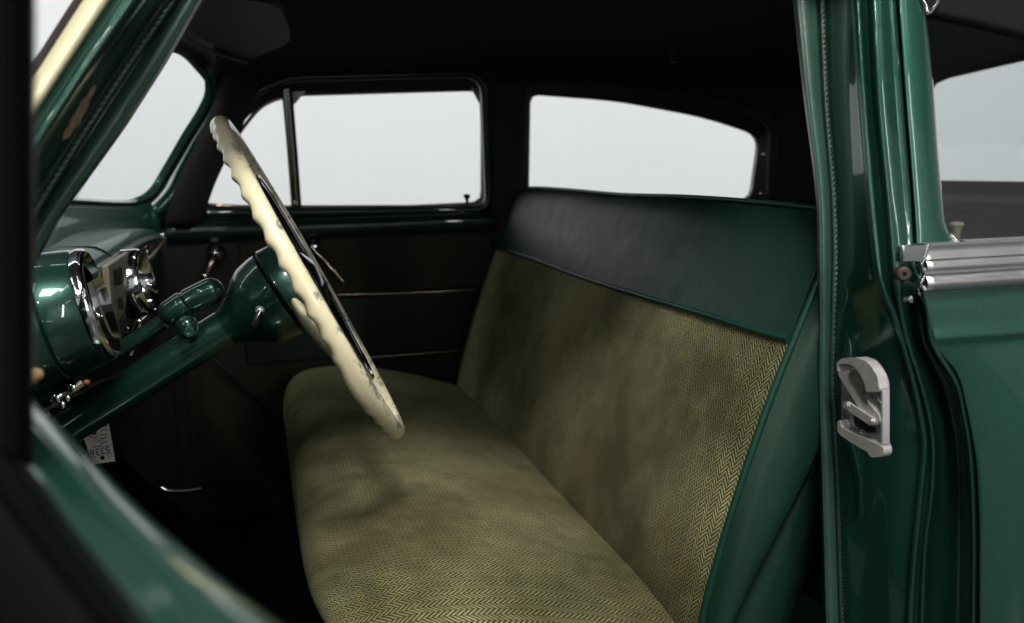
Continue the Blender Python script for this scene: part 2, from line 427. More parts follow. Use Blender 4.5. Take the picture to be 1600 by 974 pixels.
# inner openings (trim) and outer openings (skin)
front_in = roundpoly([(306, 328), (318, 283), (385, 158), (450, 127), (752, 120), (760, 322)], [14, 20, 60, 30, 26, 14])
front_out = roundpoly([(311, 323), (317, 290), (382, 180), (436, 150), (752, 141), (752, 317), (640, 322)], [18, 20, 50, 30, 22, 18, 5])
rear_in = roundpoly([(822, 322), (826, 131), (960, 136), (1120, 160), (1206, 192), (1200, 312)], [6, 14, 40, 60, 26, 14])
rear_out = roundpoly([(824, 316), (827, 147), (960, 157), (1100, 183), (1186, 212), (1172, 312), (1000, 318)], [6, 14, 40, 60, 22, 16, 5])
L = {}
for nm, lp in (('fi', front_in), ('ri', rear_in)): L[nm] = resample(np.array([PF(*p, YI) for p in lp]), 100)
for nm, lp in (('fo', front_out), ('ro', rear_out)): L[nm] = resample(np.array([PF(*p, YO) for p in lp]), 100)
def align(a, b):
    k = min(range(len(b)), key=lambda q: np.sum(np.linalg.norm(a-np.roll(b, -q, 0), axis=1))); return np.roll(b, -k, 0)
L['fo'] = align(L['fi'], L['fo']); L['ro'] = align(L['ri'], L['ro'])
def side_plane(x0, x1, z0, z1, y0):   # upper leaning plane piece
    return [(x0, y0-.2*(z0-1.08), z0), (x1, y0-.2*(z0-1.08), z0), (x1, y0-.2*(z1-1.08), z1), (x0, y0-.2*(z1-1.08), z1)]
def side_window_panel(name, x0, x1, y0, hole, mat, th, parent, label=None, z1=1.45):
    pl_ = side_plane(x0, x1, 1.083, z1, y0)
    if x0 < 0:      # front edge follows the raked windscreen pillar
        e = [PF(px, py, y0) for px, py in ((218, 345), (240, 322), (272, 270), (302, 215), (332, 160), (346, 112))]
        pl_ = [(e[0][0], pl_[0][1], 1.083)] + pl_[1:3] + [(e[-1][0]+.02, pl_[2][1], z1)] + [tuple(q) for q in e[::-1][:-1]]
    o = prism(name, pl_, (0, th, 0), mat, parent, label, holes=[hole])
    return o
fdoor = prism('passenger_door', [PF(px, 345, YI) if False else (x, y, z) for x, y, z in [(-.22, YI, .30), (.575, YI, .30), (.575, YI, 1.0795), (-.22, YI, 1.0795)]], (0, .075, 0), 'dark', car, 'dark closed passenger door beyond the steering wheel', bevel=.003)
side_window_panel('window_surround', -.215, .572, YI, L['fi'], 'dark', .028, fdoor)
side_window_panel('outer_skin', -.40, .60, YO, L['fo'], 'paint', .010, fdoor)
# reveal between the openings
G = np.array([L['fi']+V3(0, .012, 0), L['fi']*.5+L['fo']*.5+V3(0, 0, 0), L['fo']]); from_bm('window_reveal', grid_mesh(G, False, False, True), 'rubber', fdoor)
rdoor = prism('rear_passenger_door', [(.64, YI, .30), (1.55, YI, .30), (1.55, YI, 1.0795), (.64, YI, 1.0795)], (0, .075, 0), 'dark', car, 'dark closed rear passenger door behind the bench seat', bevel=.003)
side_window_panel('window_surround', .64, 1.72, YI, L['ri'], 'headliner', .028, rdoor)
side_window_panel('outer_skin', .603, 1.765, YO, L['ro'], 'paint', .010, rdoor)
G = np.array([L['ri']+V3(0, .012, 0), L['ri']*.5+L['ro']*.5, L['ro']]); from_bm('window_reveal', grid_mesh(G, False, False, True), 'rubber', rdoor)
def offset_loop(Lp, k, dy=0):
    c = Lp.mean(0); P = Lp.copy(); T = np.roll(P, -1, 0)-np.roll(P, 1, 0); T /= np.linalg.norm(T, axis=1)[:, None]
    N = np.cross(T, [0, 1., 0]); N /= np.linalg.norm(N, axis=1)[:, None]
    if np.sum((P+N*.01-c)**2) < np.sum((P-c)**2): N = -N
    return P+N*k+V3(0, dy, 0)
for par, key, mt in ((fdoor, 'fi', 'paint_dark'), (rdoor, 'ri', 'dark')):
    G = np.array([offset_loop(L[key], k, dy) for k, dy in ((-.001, .012), (-.002, -.002), (.004, -.008), (.011, -.009), (.018, -.004), (.019, .006))])
    from_bm('window_frame', grid_mesh(G, False, False, True), mt, par, angle=80)
for par, key in ((fdoor, 'fo'), (rdoor, 'ro')):    # bright edging round the glass
    from_bm('glass_edging', tube_bm(L[key]+V3(0, -.004, 0), .0028, closed=True, smooth=False, sides=8), 'oldchrome_warm' if par is fdoor else 'pitted', par)
def quadpane(name, loop, dy, mat, parent):
    bm = bmesh.new(); bm.faces.new([bm.verts.new(p+V3(0, dy, 0)) for p in loop]); return from_bm(name, bm, mat, parent, smooth=False)
quadpane('window_glass', offset_loop(L['fo'], .006), -.012, 'glass', fdoor)
quadpane('window_glass', offset_loop(L['ro'], .006), -.012, 'glass', rdoor)
# vent window divider
dv = [PF(447, 134, 1.49), PF(452, 190, 1.49), PF(457, 250, 1.49), PF(463, 332, 1.49)]
tube('vent_divider', dv, .0115, 'pitted', fdoor, 'aged metal bar between vent window and main window', flat=.5)
tube('divider_seal', [p+V3(.009, -.006, 0) for p in dv], .004, 'rubber', fdoor)
ve = [PF(*p, 1.50) for p in [(446, 152), (425, 158), (402, 173), (371, 212), (337, 260), (317, 298), (315, 312), (326, 320), (380, 323), (460, 324)]]
tube('vent_frame', ve, .0042, 'oldchrome_warm', fdoor)
# whitish triangles stand in for highlights at the window head corners
for pts in ([(456, 140), (478, 142), (459, 165)], [(733, 132), (751, 134), (751, 165)]):
    prism('corner_piece', [PF(*p, 1.505) for p in pts], (0, .004, 0), 'cast', fdoor)
# window sill ledge with warm highlights
def ledge(x0, x1, zc, yb, r1, mat, parent, name):
    rows = []
    for x in np.linspace(x0, x1, 6):
        rows.append([(x, yb+.01, zc+.028), (x, yb-.012, zc+.024), (x, yb-.028, zc+.008), (x, yb-.026, zc-.012), (x, yb-.010, zc-.026), (x, yb+.008, zc-.028)])
    return loft(name, rows, mat, parent)
ledge(-.205, .57, 1.062, YI, .02, 'paint_dark', fdoor, 'window_sill')
ledge(.645, 1.5, 1.062, YI, .02, 'dark', rdoor, 'window_sill')
# door trim cards with two thin trim mouldings
zt1 = PY(640, 458, 1.44)[2]; zt2 = PY(660, 553, 1.44)[2]
box('trim_card', (-.05, YI-.012, zt1+.005), (.565, YI-.001, 1.03), 'brownpanel', fdoor, 'brown cloth panel below the passenger window')
box('trim_card', (-.05, YI-.014, zt2+.005), (.565, YI-.001, zt1-.003), 'darkleather', fdoor)
box('trim_card', (-.19, YI-.010, .45), (.565, YI-.001, zt2-.003), 'brownpanel', fdoor)
tube('trim_moulding', [PY(525, 461, 1.437), PY(640, 458, 1.437), PY(760, 452, 1.437)], .0035, 'oldchrome_warm', fdoor)
tube('trim_moulding', [PY(560, 560, 1.437), PY(640, 554, 1.437), PY(740, 546, 1.437)], .003, 'oldchrome_warm', fdoor)
# handles
def handle(name, pv, tip, r_, parent, label):
    o = lathe(name, pv+V3(0, .02, 0), (0, -1, 0), [(0, 0), (0, r_*1.2), (.006, r_*1.25), (.012, r_), (.022, r_*.9), (.03, r_*.5), (.032, 0)], 'chrome', parent, label)
    a = pv+V3(0, -.006, 0); b = tip+V3(0, -.022, 0)
    tube('arm', [a, a*.6+b*.4+V3(0, -.006, 0), b], [r_*.45, r_*.4, r_*.3], 'oldchrome_warm', o)
    return o
h1 = handle('window_crank', PY(337, 398, 1.43), PY(321, 430, 1.43), .019, fdoor, 'chrome window crank on the passenger door')
lathe('knob', PY(320, 431, 1.41), (0, -1, 0), [(0, 0), (0, .006), (.01, .009), (.02, .007), (.024, 0)], 'pitted', h1)
handle('door_handle', PY(490, 388, 1.43), PY(535, 439, 1.43), .017, fdoor, 'chrome lever handle behind the steering wheel rim')
lathe('lock_button', PF(730, 325, 1.47), (0, 0, 1), [(0, .004), (.022, .004), (.026, .008), (.033, .008), (.035, 0)], 'rubber', fdoor)
for px, py in ((761, 191), (764, 312), (765, 347)):
    lathe('screw', PF(px, py, 1.447)+V3(0, .004, 0), (0, -1, 0), [(0, .004), (.003, .0035), (.0045, 0)], 'chrome', fdoor)
for px, py in ((1194, 241), (1190, 303)):
    lathe('screw', PF(px, py, 1.447)+V3(0, .004, 0), (0, -1, 0), [(0, .004), (.003, .0035), (.0045, 0)], 'chrome', rdoor)
# far centre pillar and cowl side
loft('center_pillar', [[(.570, 1.45, .40), (.59, 1.435, .40), (.625, 1.435, .40), (.65, 1.45, .40)], [(.570, 1.45, 1.08), (.59, 1.435, 1.08), (.625, 1.435, 1.08), (.65, 1.45, 1.08)], [(.568, 1.385, 1.40), (.588, 1.37, 1.40), (.632, 1.37, 1.40), (.652, 1.385, 1.40)]], 'brownpanel', car, ucr=False, solid=.004)
box('cowl_side', (-.60, 1.462, .30), (-.219, 1.50, 1.08), 'dark', car)
prism('cowl_panel', [(-.72, .012, 1.05), (-.42, .012, 1.12), (-.42, 1.46, 1.12), (-.72, 1.46, 1.05)], (0, 0, -.02), 'paint', car)
# dog-leg dark seam on the kick panel
tube('kick_panel_edge', [PY(330, 560, 1.40), PY(380, 600, 1.40), PY(432, 655, 1.40)], .004, 'darkleather', car)

# rear end of the cabin with the back window
bl = resample(np.array(roundpoly([(0, .20, ), (0, 1.30)], 1)) if False else np.array([(1.75, q[0], q[1]) for q in roundpoly([(.22, 1.135), (.22, 1.40), (.5, 1.425), (1.0, 1.42), (1.34, 1.395), (1.385, 1.135)], [.05, .08, .1, .1, .06, .05])]), 60)
rear = prism('rear_body', [(1.75, .06, .36), (1.75, .06, 1.10), (1.75, .13, 1.41), (1.75, .75, 1.475), (1.75, 1.40, 1.41), (1.75, 1.45, 1.10), (1.75, 1.45, .36)], (.02, 0, 0), 'headliner', car, holes=[bl])
bm = bmesh.new(); bm.faces.new([bm.verts.new(p+V3(.012, 0, 0)) for p in bl]); from_bm('rear_window', bm, 'glass', rear, smooth=False)
box('parcel_shelf', (1.5, .08, 1.08), (1.749, 1.43, 1.10), 'headliner', car)
loft('rear_seat', [[(1.12, y, .50), (1.06, y, .62), (1.10, y, .70), (1.30, y, .70), (1.38, y, .74), (1.42, y, .95), (1.47, y, 1.06), (1.52, y, 1.07)] for y in (.14, .3, .75, 1.2, 1.40)], 'darkleather', car, label='dark rear bench seat behind the front seat')

# --- windscreen, far pillar and header
WP0 = np.array([-.237, 1.35, 1.134]); wa = np.array([-.078, 1.35, 1.361])-WP0; wb = np.array([-.17, .03, 1.15])-WP0
WN = np.cross(wa, wb); WN /= np.linalg.norm(WN)
if WN[0] < 0: WN = -WN      # points into the cabin
def PW(px, py, off=0): return PP(px, py, WP0+WN*off, WN)
wl = [(60, 318, .55), (115, 318, .85), (190, 321, 1.18), (222, 318, 1.33), (246, 303, 1.375), (268, 268, 1.385), (297, 218, 1.375), (322, 178, 1.36), (333, 150, 1.345), (328, 120, 1.32), (310, 98, 1.28), (285, 84, 1.18), (262, 76, 1.05)]
inner = spline(np.array([PY(*p) for p in wl]), 90)
T = np.gradient(inner, axis=0); T /= np.linalg.norm(T, axis=1)[:, None]
N = np.cross(T, WN); N /= np.linalg.norm(N, axis=1)[:, None]
cc = PW(200, 200)
if np.sum((inner[45]+N[45]*.01-cc)**2) < np.sum((inner[45]-cc)**2): N = -N
G = np.array([inner+N*a+WN*b for a, b in ((0, -.02), (0, -.004), (.005, .003), (.012, .005), (.020, .003), (.024, -.004))])
from_bm('windscreen_frame', grid_mesh(G), 'paint', car, 'green painted frame round the far end of the windscreen', angle=80)
from_bm('windscreen_seal', tube_bm(inner+WN*(-.004), .0035, smooth=False, sides=8), 'rubber', car)
_bt = [(.10, -.165), (.30, -.27), (.55, -.345), (.80, -.365), (1.05, -.325), (1.25, -.262), (1.40, -.215)]
loft('windscreen_glass', [[(x-.01, y, 1.135), (x+.065, y, 1.26), (x+.15, y, 1.40), (x+.17, y, 1.43)] for y, x in _bt], 'glass_screen', car)
pe = [(196, 352), (232, 322), (256, 296), (272, 264), (297, 218), (322, 178), (335, 150), (338, 118), (334, 85)]
loft('pillar_post', [[PY(a+1, b, 1.43), PY(a+6, b, 1.40), PY(a+15, b+3, 1.385), PY(a+27, b+6, 1.39), PY(a+40, b+9, 1.42), PY(a+48, b+10, 1.44)] for a, b in pe], 'paint', car, nu=50, nv=24, label='green painted windscreen pillar on the far side')
loft('screen_base', [[PY(*p)+V3(0, 0, -.006), PY(*p)+V3(.004, 0, -.022), PY(*p)+V3(.012, -.01, -.040), PY(*p)+V3(.016, -.01, -.07)] for p in ((20, 318, .42), *wl[:4], (236, 314, 1.36))], 'dashpaint', car, solid=.003)
# header above windscreen, dark, and far pillar inner trim
_hr = [PY(345, 135, 1.37), PY(330, 117, 1.335), PY(311, 97, 1.28), PY(286, 83, 1.18), PY(262, 76, 1.05)]
_hr += [V3(_hr[-1][0]+d, y, _hr[-1][2]) for y, d in ((.8, -.02), (.45, .0), (.10, .09))]
loft('windscreen_header', [[p+V3(dx, 0, dz) for dx, dz in ((-.03, .01), (-.012, .0), (.0, .0), (.014, .006), (.03, .03), (.045, .06), (.05, .10))] for p in _hr], 'headliner', car, solid=.003, label='dark header above the windscreen')
loft('pillar_trim', [[PF(px+a, py, 1.44-c) for a, c in ((-24, .045), (-8, .05), (10, .04), (34, .0))] for px, py in ((280, 350), (300, 290), (330, 225), (358, 165), (372, 120), (372, 80))], 'headliner', car, solid=.004)
# sun visor folded up
vz = 1.425
vl = [PZ(*p, vz) for p in roundpoly([(286, 49), (325, -10), (436, 8), (458, 66), (388, 95)], [14, 10, 20, 18, 16])]
prism('sun_visor', vl, (0, 0, .012), 'dark', car, 'dark sun visor folded up above the windscreen', bevel=.004)
tube('visor_rod', [PZ(275, 55, 1.415), PZ(330, 80, 1.415), PZ(385, 98, 1.415)], .004, 'dark', car)
lathe('roof_lamp_button', PY(1052, 98, 1.05), (0, 0, 1), [(0, 0), (.0, .006), (.012, .008), (.03, .004)], 'mastic', car)

# --- near windscreen pillar (A pillar) with windlace
py_ = [-60, 0, 100, 200, 340, 430, 520]
cream_l = [180, 140, 76, 12, -78, -135, -190]; cream_r = [208, 168, 102, 37, -53, -110, -165]
gr_r = [267, 227, 154, 90, 5, -48, -100]; jl = [304, 266, 196, 126, 43, -12, -66]
wi_l = [308, 270, 211, 132, 52, 5, -48]; wi_r = [352, 316, 260, 196, 95, 47, 0]
st = [(318, -70), (282, -8), (276, 3), (244, 38), (223, 70), (201, 108), (181, 129), (150, 178), (136, 203), (115, 230), (94, 269), (59, 328), (20, 395), (-20, 460), (-58, 525)]
yw = list(np.linspace(-60, 520, 24)); _pf = np.polyfit([q[1] for q in st], [q[0] for q in st], 3)
sx_ = [float(np.polyval(_pf, y)) for y in yw]; wr_ = [float(np.interp(y, py_, wi_r)) for y in yw]
rows = []
for y, sj in zip(yw, sx_):
    a = lambda px, d: PN(px, y, d)
    c_r = float(np.interp(y, py_, cream_r)); g_r = float(np.interp(y, py_, gr_r)); j_ = sj-11
    rows.append([a(c_r+2, -.006), a(c_r+14, -.014), a((c_r+g_r)/2+8, -.018), a(g_r-6, -.008), a(g_r+4, .012), a((g_r+j_)/2, .035), a(j_-5, .058), a(j_, .066), a(j_+2, .088)])
ap = loft('windscreen_pillar', rows, 'paint_rim', car, nu=60, nv=60, label='green painted windscreen pillar nearest the camera', solid=.003)
loft('windscreen_moulding', [[PN(cream_l[k]-12, y, -.004), PN(cream_l[k], y, -.016), PN((cream_l[k]+cream_r[k])/2, y, -.022), PN(cream_r[k]+3, y, -.016), PN(cream_r[k]+8, y, .0)] for k, y in enumerate(py_)], 'creamtrim', ap, label='cream strip along the outside of the windscreen')
loft('rubber_seal', [[PN(cream_l[k]-26, y, .01), PN(cream_l[k]-14, y, -.004), PN(cream_l[k]-4, y, -.008)] for k, y in enumerate(py_)], 'mastic', ap)
# windlace roll
def roll_rows(ls, rs, ys, y0, bulge, fn=PN):
    out = []
    for l_, r_, y in zip(ls, rs, ys):
        row = []
        for t in np.linspace(0, 1, 9):
            row.append(fn(l_+(r_-l_)*t, y, y0-bulge*math.sin(math.pi*min(1, max(0, t)))**.7+(.012 if t in (0, 1) else 0)))
        out.append(row)
    return out
wl1 = loft('windlace', roll_rows([a+4 for a in sx_], wr_, yw, .082, .013), 'windlace', car, nu=100, nv=28, label='stitched green leather windlace along the windscreen pillar')
loft('flange', [[PN(a-15, y, .090), PN(a-11, y, .076), PN(a-7, y, .0705), PN(a+2, y, .0695), PN(a+9, y, .078)] for a, y in zip(sx_, yw)], 'windlace', wl1, nu=80, nv=10)
stitches('stitching', [PN(a-2, y, .0683) for a, y in zip(sx_, yw)], (.3, -.95, 0), .0066, .0047, .0013, wl1)
# worn chip
chip = [PN(px, py, .006) for px, py in [(149, 135), (146, 150), (138, 172), (126, 192), (113, 208), (99, 215), (97, 205), (104, 186), (118, 165), (134, 145)]]
chipc = np.mean(chip, 0)

# --- dashboard
prof = [(-.40, 1.138), (-.33, 1.122), (-.26, 1.110), (-.215, 1.107), (-.200, 1.104), (-.186, 1.094), (-.184, 1.082), (-.200, 1.07), (-.210, 1.03), (-.212, .99), (-.216, .95), (-.24, .93)]
rows = []
for y, dx, dz in ((.335, 0, 0), (.42, 0, 0), (.6, -.002, 0), (.9, -.004, -.004), (1.15, -.008, -.016), (1.30, -.014, -.028), (1.45, -.03, -.04)):
    rows.append([(x+dx, y, z+dz) for x, z in prof])
dash = loft('dashboard', rows, 'dashpaint', car, nu=50, nv=60, label='green painted dashboard running under the windscreen')
box('dash_end', (-.50, .05, .80), (-.30, .40, 1.098), 'paint', dash, bevel=.03)
tube('dash_seam', [(-.34, .50, 1.1085), (-.22, .50, 1.1075), (-.199, .50, 1.104), (-.186, .50, 1.094)], .0012, 'rubber', dash)
# speedometer pod
pc = np.array([-.186, .33, 1.054]); ax = np.array([.975, .03, .21]); ax /= np.linalg.norm(ax)
pod = lathe('gauge_pod', pc, ax, [(-.16, .105), (-.12, .098), (-.075, .082), (-.042, .072), (-.040, .069), (-.038, .0715), (-.004, .066), (.0, .063), (-.002, .058), (-.03, .056)], 'paint_in', dash, 'round green speedometer pod', sides=64)
lathe('bezel', pc, ax, [(-.004, .0640), (.004, .0655), (.010, .0635), (.012, .060), (.006, .056), (-.002, .050), (-.016, .046), (-.022, .0455)], 'chrome', pod, sides=64, angle=60)
lathe('dial', pc-ax*.018, ax, [(0, .047), (.0, .0)], 'gaugeface', pod)
# second gauge cluster: plate with chrome ring
p2 = np.array([-.187, .60, 1.045])
pl2 = prism('instrument_plate', [(-.1835, .40, 1.092), (-.1835, .665, 1.092), (-.178, .668, 1.03), (-.196, .60, .985), (-.186, .42, .985)], (.008, 0, 0), 'gaugeface', dash, 'tan instrument plate with dark openings', bevel=.002)
for (a, b) in (((.445, 1.062), (.475, 1.082)), ((.445, 1.00), (.475, 1.02)), ((.445, 1.032), (.460, 1.046))):
    box('dark_opening', (-.1755, a[0], a[1]), (-.171, b[0], b[1]), 'rubber', pl2, bevel=.001)
ax2 = np.array([.97, -.1, .16]); ax2 /= np.linalg.norm(ax2)
rg = lathe('gauge', p2, ax2, [(-.02, .048), (.006, .049), (.028, .046), (.032, .043), (.028, .039), (.006, .036), (-.005, .034), (-.006, 0)], 'chrome', dash, 'chrome ringed round gauge beside the speedometer', sides=56, angle=60)
lathe('dial', p2+ax2*.000, ax2, [(0, .033), (.001, .0)], 'gaugeface', rg)
prism('chrome_skirt', [(-.165, .50, 1.01), (-.165, .66, 1.0), (-.17, .64, .985), (-.185, .56, .955), (-.182, .50, .96)], (.01, 0, 0), 'chrome', dash, bevel=.003)
# chrome strip and knobs along the far dash
cs = [PY(212, 426, .78), PY(228, 408, .95), PY(244, 390, 1.12), PY(256, 374, 1.28)]
loft('chrome_strip', [[p+V3(-.01, 0, .010), p+V3(.004, 0, .006), p+V3(.006, 0, -.004), p+V3(-.008, 0, -.012)] for p in cs], 'oldchrome_warm', dash)
loft('lower_grille', [[p+V3(-.008, 0, -.012), p+V3(-.006, 0, -.03), p+V3(-.012, 0, -.055), p+V3(-.03, 0, -.08)] for p in cs], 'darkleather', dash)
for px, py, y, r_ in ((224, 388, 1.0, .008), (226, 397, .98, .006), (254, 371, 1.27, .009), (229, 408, .98, .006), (240, 398, 1.1, .005)):
    lathe('dash_knob', PY(px, py, y)+V3(-.015, 0, 0), (1, -.1, .1), [(0, 0), (0, r_*.6), (.01, r_*.6), (.012, r_), (.02, r_*.9), (.023, 0)], 'chrome', dash)
bm = bmesh.new(); rr = random.Random(3)
for k in range(9):
    p = PY(181+3.2*k, 386-1.5*k, .72+.022*k)+V3(0, 0, rr.uniform(-.003, .003))
    lathe_bm(p, (.6, -.2, rr.uniform(.3, 1)), [(-.006, 0), (-.004, .0055), (.003, .006), (.007, 0)], 10, bm)
from_bm('dash_ornament', bm, 'chrome', dash, 'small chrome emblem on the dashboard edge')
for px, py, r_ in ((186, 522, .007), (207, 519, .007), (176, 530, .005)):
    lathe('dash_knob', PY(px, py, .62)+V3(-.02, 0, 0), (1, -.1, .3), [(-.03, .003), (0, .003), (.004, r_), (.014, r_*.9), (.018, 0)], 'chrome', dash)
# levers under the dash
tube('lever', [PY(82, 628, .26), PY(96, 618, .26), PY(112, 612, .27), PY(126, 600, .28)], [.004, .003, .003, .005], 'pitted', dash)
lathe('amber_knob', PY(128, 601, .28), (.9, -.3, .4), [(0, .002), (.003, .003), (.007, .0033), (.009, .002), (.010, 0)], 'amber', dash, 'small amber knob under the dashboard')
for px, py in ((88, 622), (113, 606), (104, 622), (96, 632)):
    lathe('bolt', PY(px, py, .255), (0, -1, 0), [(0, .004), (.004, .004), (.006, 0)], 'chrome', dash)
tube('wire', [PY(60, 660, .25), PY(75, 640, .25), PY(100, 628, .26), PY(150, 600, .3), PY(190, 585, .35)], .0022, 'rubber', dash)

# --- steering column
WC = np.array([.061, .42, 1.058]); cdv = np.array([.202, 0, -.41]); cdv /= np.linalg.norm(cdv)
nrm = np.array([.41, 0, .202]); nrm /= np.linalg.norm(nrm)          # towards the driver
A0 = PY(432, 462, .42); A1 = PY(110, 664, .42); axc = A0-A1; axc /= np.linalg.norm(axc)
col = tube('steering_column', [A1-axc*.25, A1, A0-axc*.03], .0235, 'paint_in', car, 'glossy green steering column', sides=40, smooth=False)
ob = A0-axc*.045
sh = lathe('column_bowl', ob, axc, [(-.030, .0238), (-.022, .0255), (-.010, .033), (.006, .046), (.022, .0545), (.040, .0580), (.0475, .0585), (.048, .056), (.046, .03)], 'paint_in', col, 'green shift bowl at the top of the column', sides=64)
lathe('gap_ring', ob, axc, [(.0465, .052), (.053, .052)], 'rubber', sh, sides=48)
lathe('hub_shell', ob, axc, [(.0515, .03), (.0515, .0585), (.054, .0605), (.072, .0585), (.082, .055), (.087, .044), (.088, 0)], 'paint_in', col, sides=64)
# key switch
kp = PY(408, 483, .42-.052)
ky = lathe('ignition_switch', kp+V3(0, .012, 0), (-.1, -1, -.1), [(0, .0), (0, .009), (.008, .0088), (.012, .006), (.02, .0045), (.024, 0)], 'cast', sh, 'small grey switch on the shift bowl')
tube('toggle', [kp+V3(-.001, -.008, -.002), kp+V3(-.006, -.012, -.010), kp+V3(-.010, -.012, -.018)], [.0035, .0038, .0045], 'blackgloss', ky)
lathe('screw', PY(372, 503, .42-.024), (0, -1, 0), [(-.006, .006), (.001, .006), (.003, .004), (.0035, 0)], 'paint', sh)
# side housings and small tube above the column
def capsule(name, a, b, r_, mat, parent, label=None, dome0=True, dome1=True):
    a = np.array(a); b = np.array(b); d = b-a; L_ = np.linalg.norm(d); d /= L_; pr = []
    for q in np.linspace(-90, 0, 8): pr.append((r_*.9+math.sin(R(q))*r_*.9 if dome0 else 0, max(0, math.cos(R(q))*r_)))
    if not dome0: pr = [(0, 0), (0, r_*.97), (.002, r_)]
    if dome1:
        for q in np.linspace(0, 90, 10): pr.append((L_-r_*.95+math.sin(R(q))*r_*.95, max(0, math.cos(R(q))*r_)))
    else: pr += [(L_-.002, r_), (L_, r_*.97), (L_, 0)]
    return lathe(name, a, d, pr, mat, parent, label)
yb = .405
hs = capsule('signal_housing', PY(251, 500, yb), PY(290, 474, yb), .0165, 'paint_in', col, 'rounded green switch housing on the column', dome1=False)
hs2 = capsule('signal_housing', PY(293, 473, yb), PY(348, 446, yb), .0165, 'paint_in', col, 'bullet shaped green switch housing beside the bowl', dome0=False)
tube('seam_band', [PY(288, 476, yb), PY(295, 472, yb)], .0148, 'blackgloss', hs2, smooth=False)
capsule('clamp_nub', PY(288, 493, .385), PY(297, 530, .385), .0125, 'paint_in', hs, 'small green clamp lug')
lathe('screw', PY(295, 519, .371), (0, -1, 0), [(0, .006), (.003, .0055), (.003, .002), (.0015, 0)], 'paint', hs)
tube('shift_tube', [PY(256, 503, .43), PY(200, 538, .43), PY(110, 594, .43), PY(60, 626, .43)], .0098, 'paint_in', col, sides=24)
for dz in (-3, 3):
    tube('wire', [PY(340, 452+dz, .40), PY(352, 460+dz, .41), PY(366, 466+dz, .42)], .0016, 'oldchrome_warm', hs2)

# --- steering wheel
wo = bpy.data.objects.new('steering_wheel', None)
bw = np.array([0, 1., 0]); RM = .222
def wheel_pt(phi, rad, h):      # phi 0 = top, 90 = far side ; h along normal towards driver
    return np.array([-rad*math.cos(phi), rad*math.sin(phi), h])    # local: x down-chord, y across, z normal
NU, NV = 360, 28
G = []
for i in range(NU):
    ph = 2*math.pi*i/NU; deg = math.degrees(ph) % 360
    # finger grips except at the spokes (deg 270 = near side)
    def sp(c, w_): d = (deg-c+180) % 360-180; return math.exp(-(d/w_)**2)
    spoke = max(sp(243, 13), sp(117, 13))
    grip = (1-spoke)*(1-sp(0, 9)*.6)
    sc_ = abs(math.sin(ph*24)); scal = .0037*(sc_**1.2)*grip
    row = []
    for j in range(NV):
        q = 2*math.pi*j/NV; cr_, sr_ = math.cos(q), math.sin(q)
        rr_ = .0108
        bulge = scal*max(0, -sr_)**1.0      # grips on the dash side
        rad = RM+cr_*(rr_*.85)-spoke*.010*(max(0, -cr_)); h = sr_*rr_*(1.0 if sr_ > 0 else 1.15)+bulge*1.0-(spoke*.004 if sr_ < 0 else 0)
        row.append(wheel_pt(ph, rad, h))
    G.append(row)
bm = grid_mesh(np.array(G), False, True, True)
me_par = bpy.data.objects.new('steering_wheel', None)
COL.objects.link(me_par); me_par.parent = car
me_par['label'] = 'cream steering wheel with finger grips and scuffed enamel'
_a = R(2.2); bw2 = bw*math.cos(_a)+nrm*math.sin(_a); nrm2 = nrm*math.cos(_a)-bw*math.sin(_a)
Mw = Matrix.Identity(4)
for i in range(3): Mw[i][0] = cdv[i]; Mw[i][1] = bw2[i]; Mw[i][2] = nrm2[i]; Mw[i][3] = WC[i]
if Mw.to_3x3().determinant() < 0:
    for i in range(3): Mw[i][1] = -bw2[i]
me_par.matrix_world = Mw
sgn = 1 if Mw[1][1] > 0 else -1
rim = from_bm('rim', bm, 'cream', me_par, angle=80)
hubz = -.012
for c in (243, 117):
    a = R(c)*1.0
    dr = np.array([-math.cos(a), math.sin(a), 0])*1.0; tn = np.array([math.sin(a), math.cos(a), 0])
    rows = []
    for rad, wd, h, th in ((.035, .030, -.030, .008), (.07, .027, -.026, .009), (.12, .024, -.017, .009), (.17, .026, -.007, .009), (.20, .034, -.003, .008), (.216, .050, 0, .007)):
        ring = []
        for q in np.linspace(0, 2*math.pi, 16, endpoint=False):
            ring.append(dr*rad+tn*wd*math.cos(q)+V3(0, 0, h+th*math.sin(q)))
        rows.append(ring+[ring[0]])
    loft('spoke', rows, 'cream', me_par, nu=24, nv=33)
lathe('hub', (0, 0, -.052), (0, 0, 1), [(0, .02), (0, .040), (.012, .046), (.026, .044), (.034, .034), (.036, 0)], 'cream', me_par)
lathe('horn_button', (0, 0, -.016), (0, 0, 1), [(0, .040), (.012, .042), (.022, .038), (.029, .024), (.031, 0)], 'blackgloss', me_par)
hr = [(.145*math.cos(q), .145*math.sin(q), -.002) for q in np.linspace(0, 2*math.pi, 72, endpoint=False)]
hro = from_bm('horn_ring', tube_bm(hr, .0085, closed=True, smooth=False, sides=14), 'blackgloss', me_par, 'black horn ring with a bright edge inside the wheel rim')
from_bm('bright_edge', tube_bm([(p[0]*1.01, p[1]*1.01, p[2]+.0085) for p in hr], .0022, closed=True, smooth=False, sides=8), 'chrome', hro)
for q in (20, 160, 270):
    tube('horn_ring_arm', [(.03*math.cos(R(q)), .03*math.sin(R(q)), -.006), (.143*math.cos(R(q)), .143*math.sin(R(q)), -.002)], .0045, 'chrome', me_par, smooth=False)

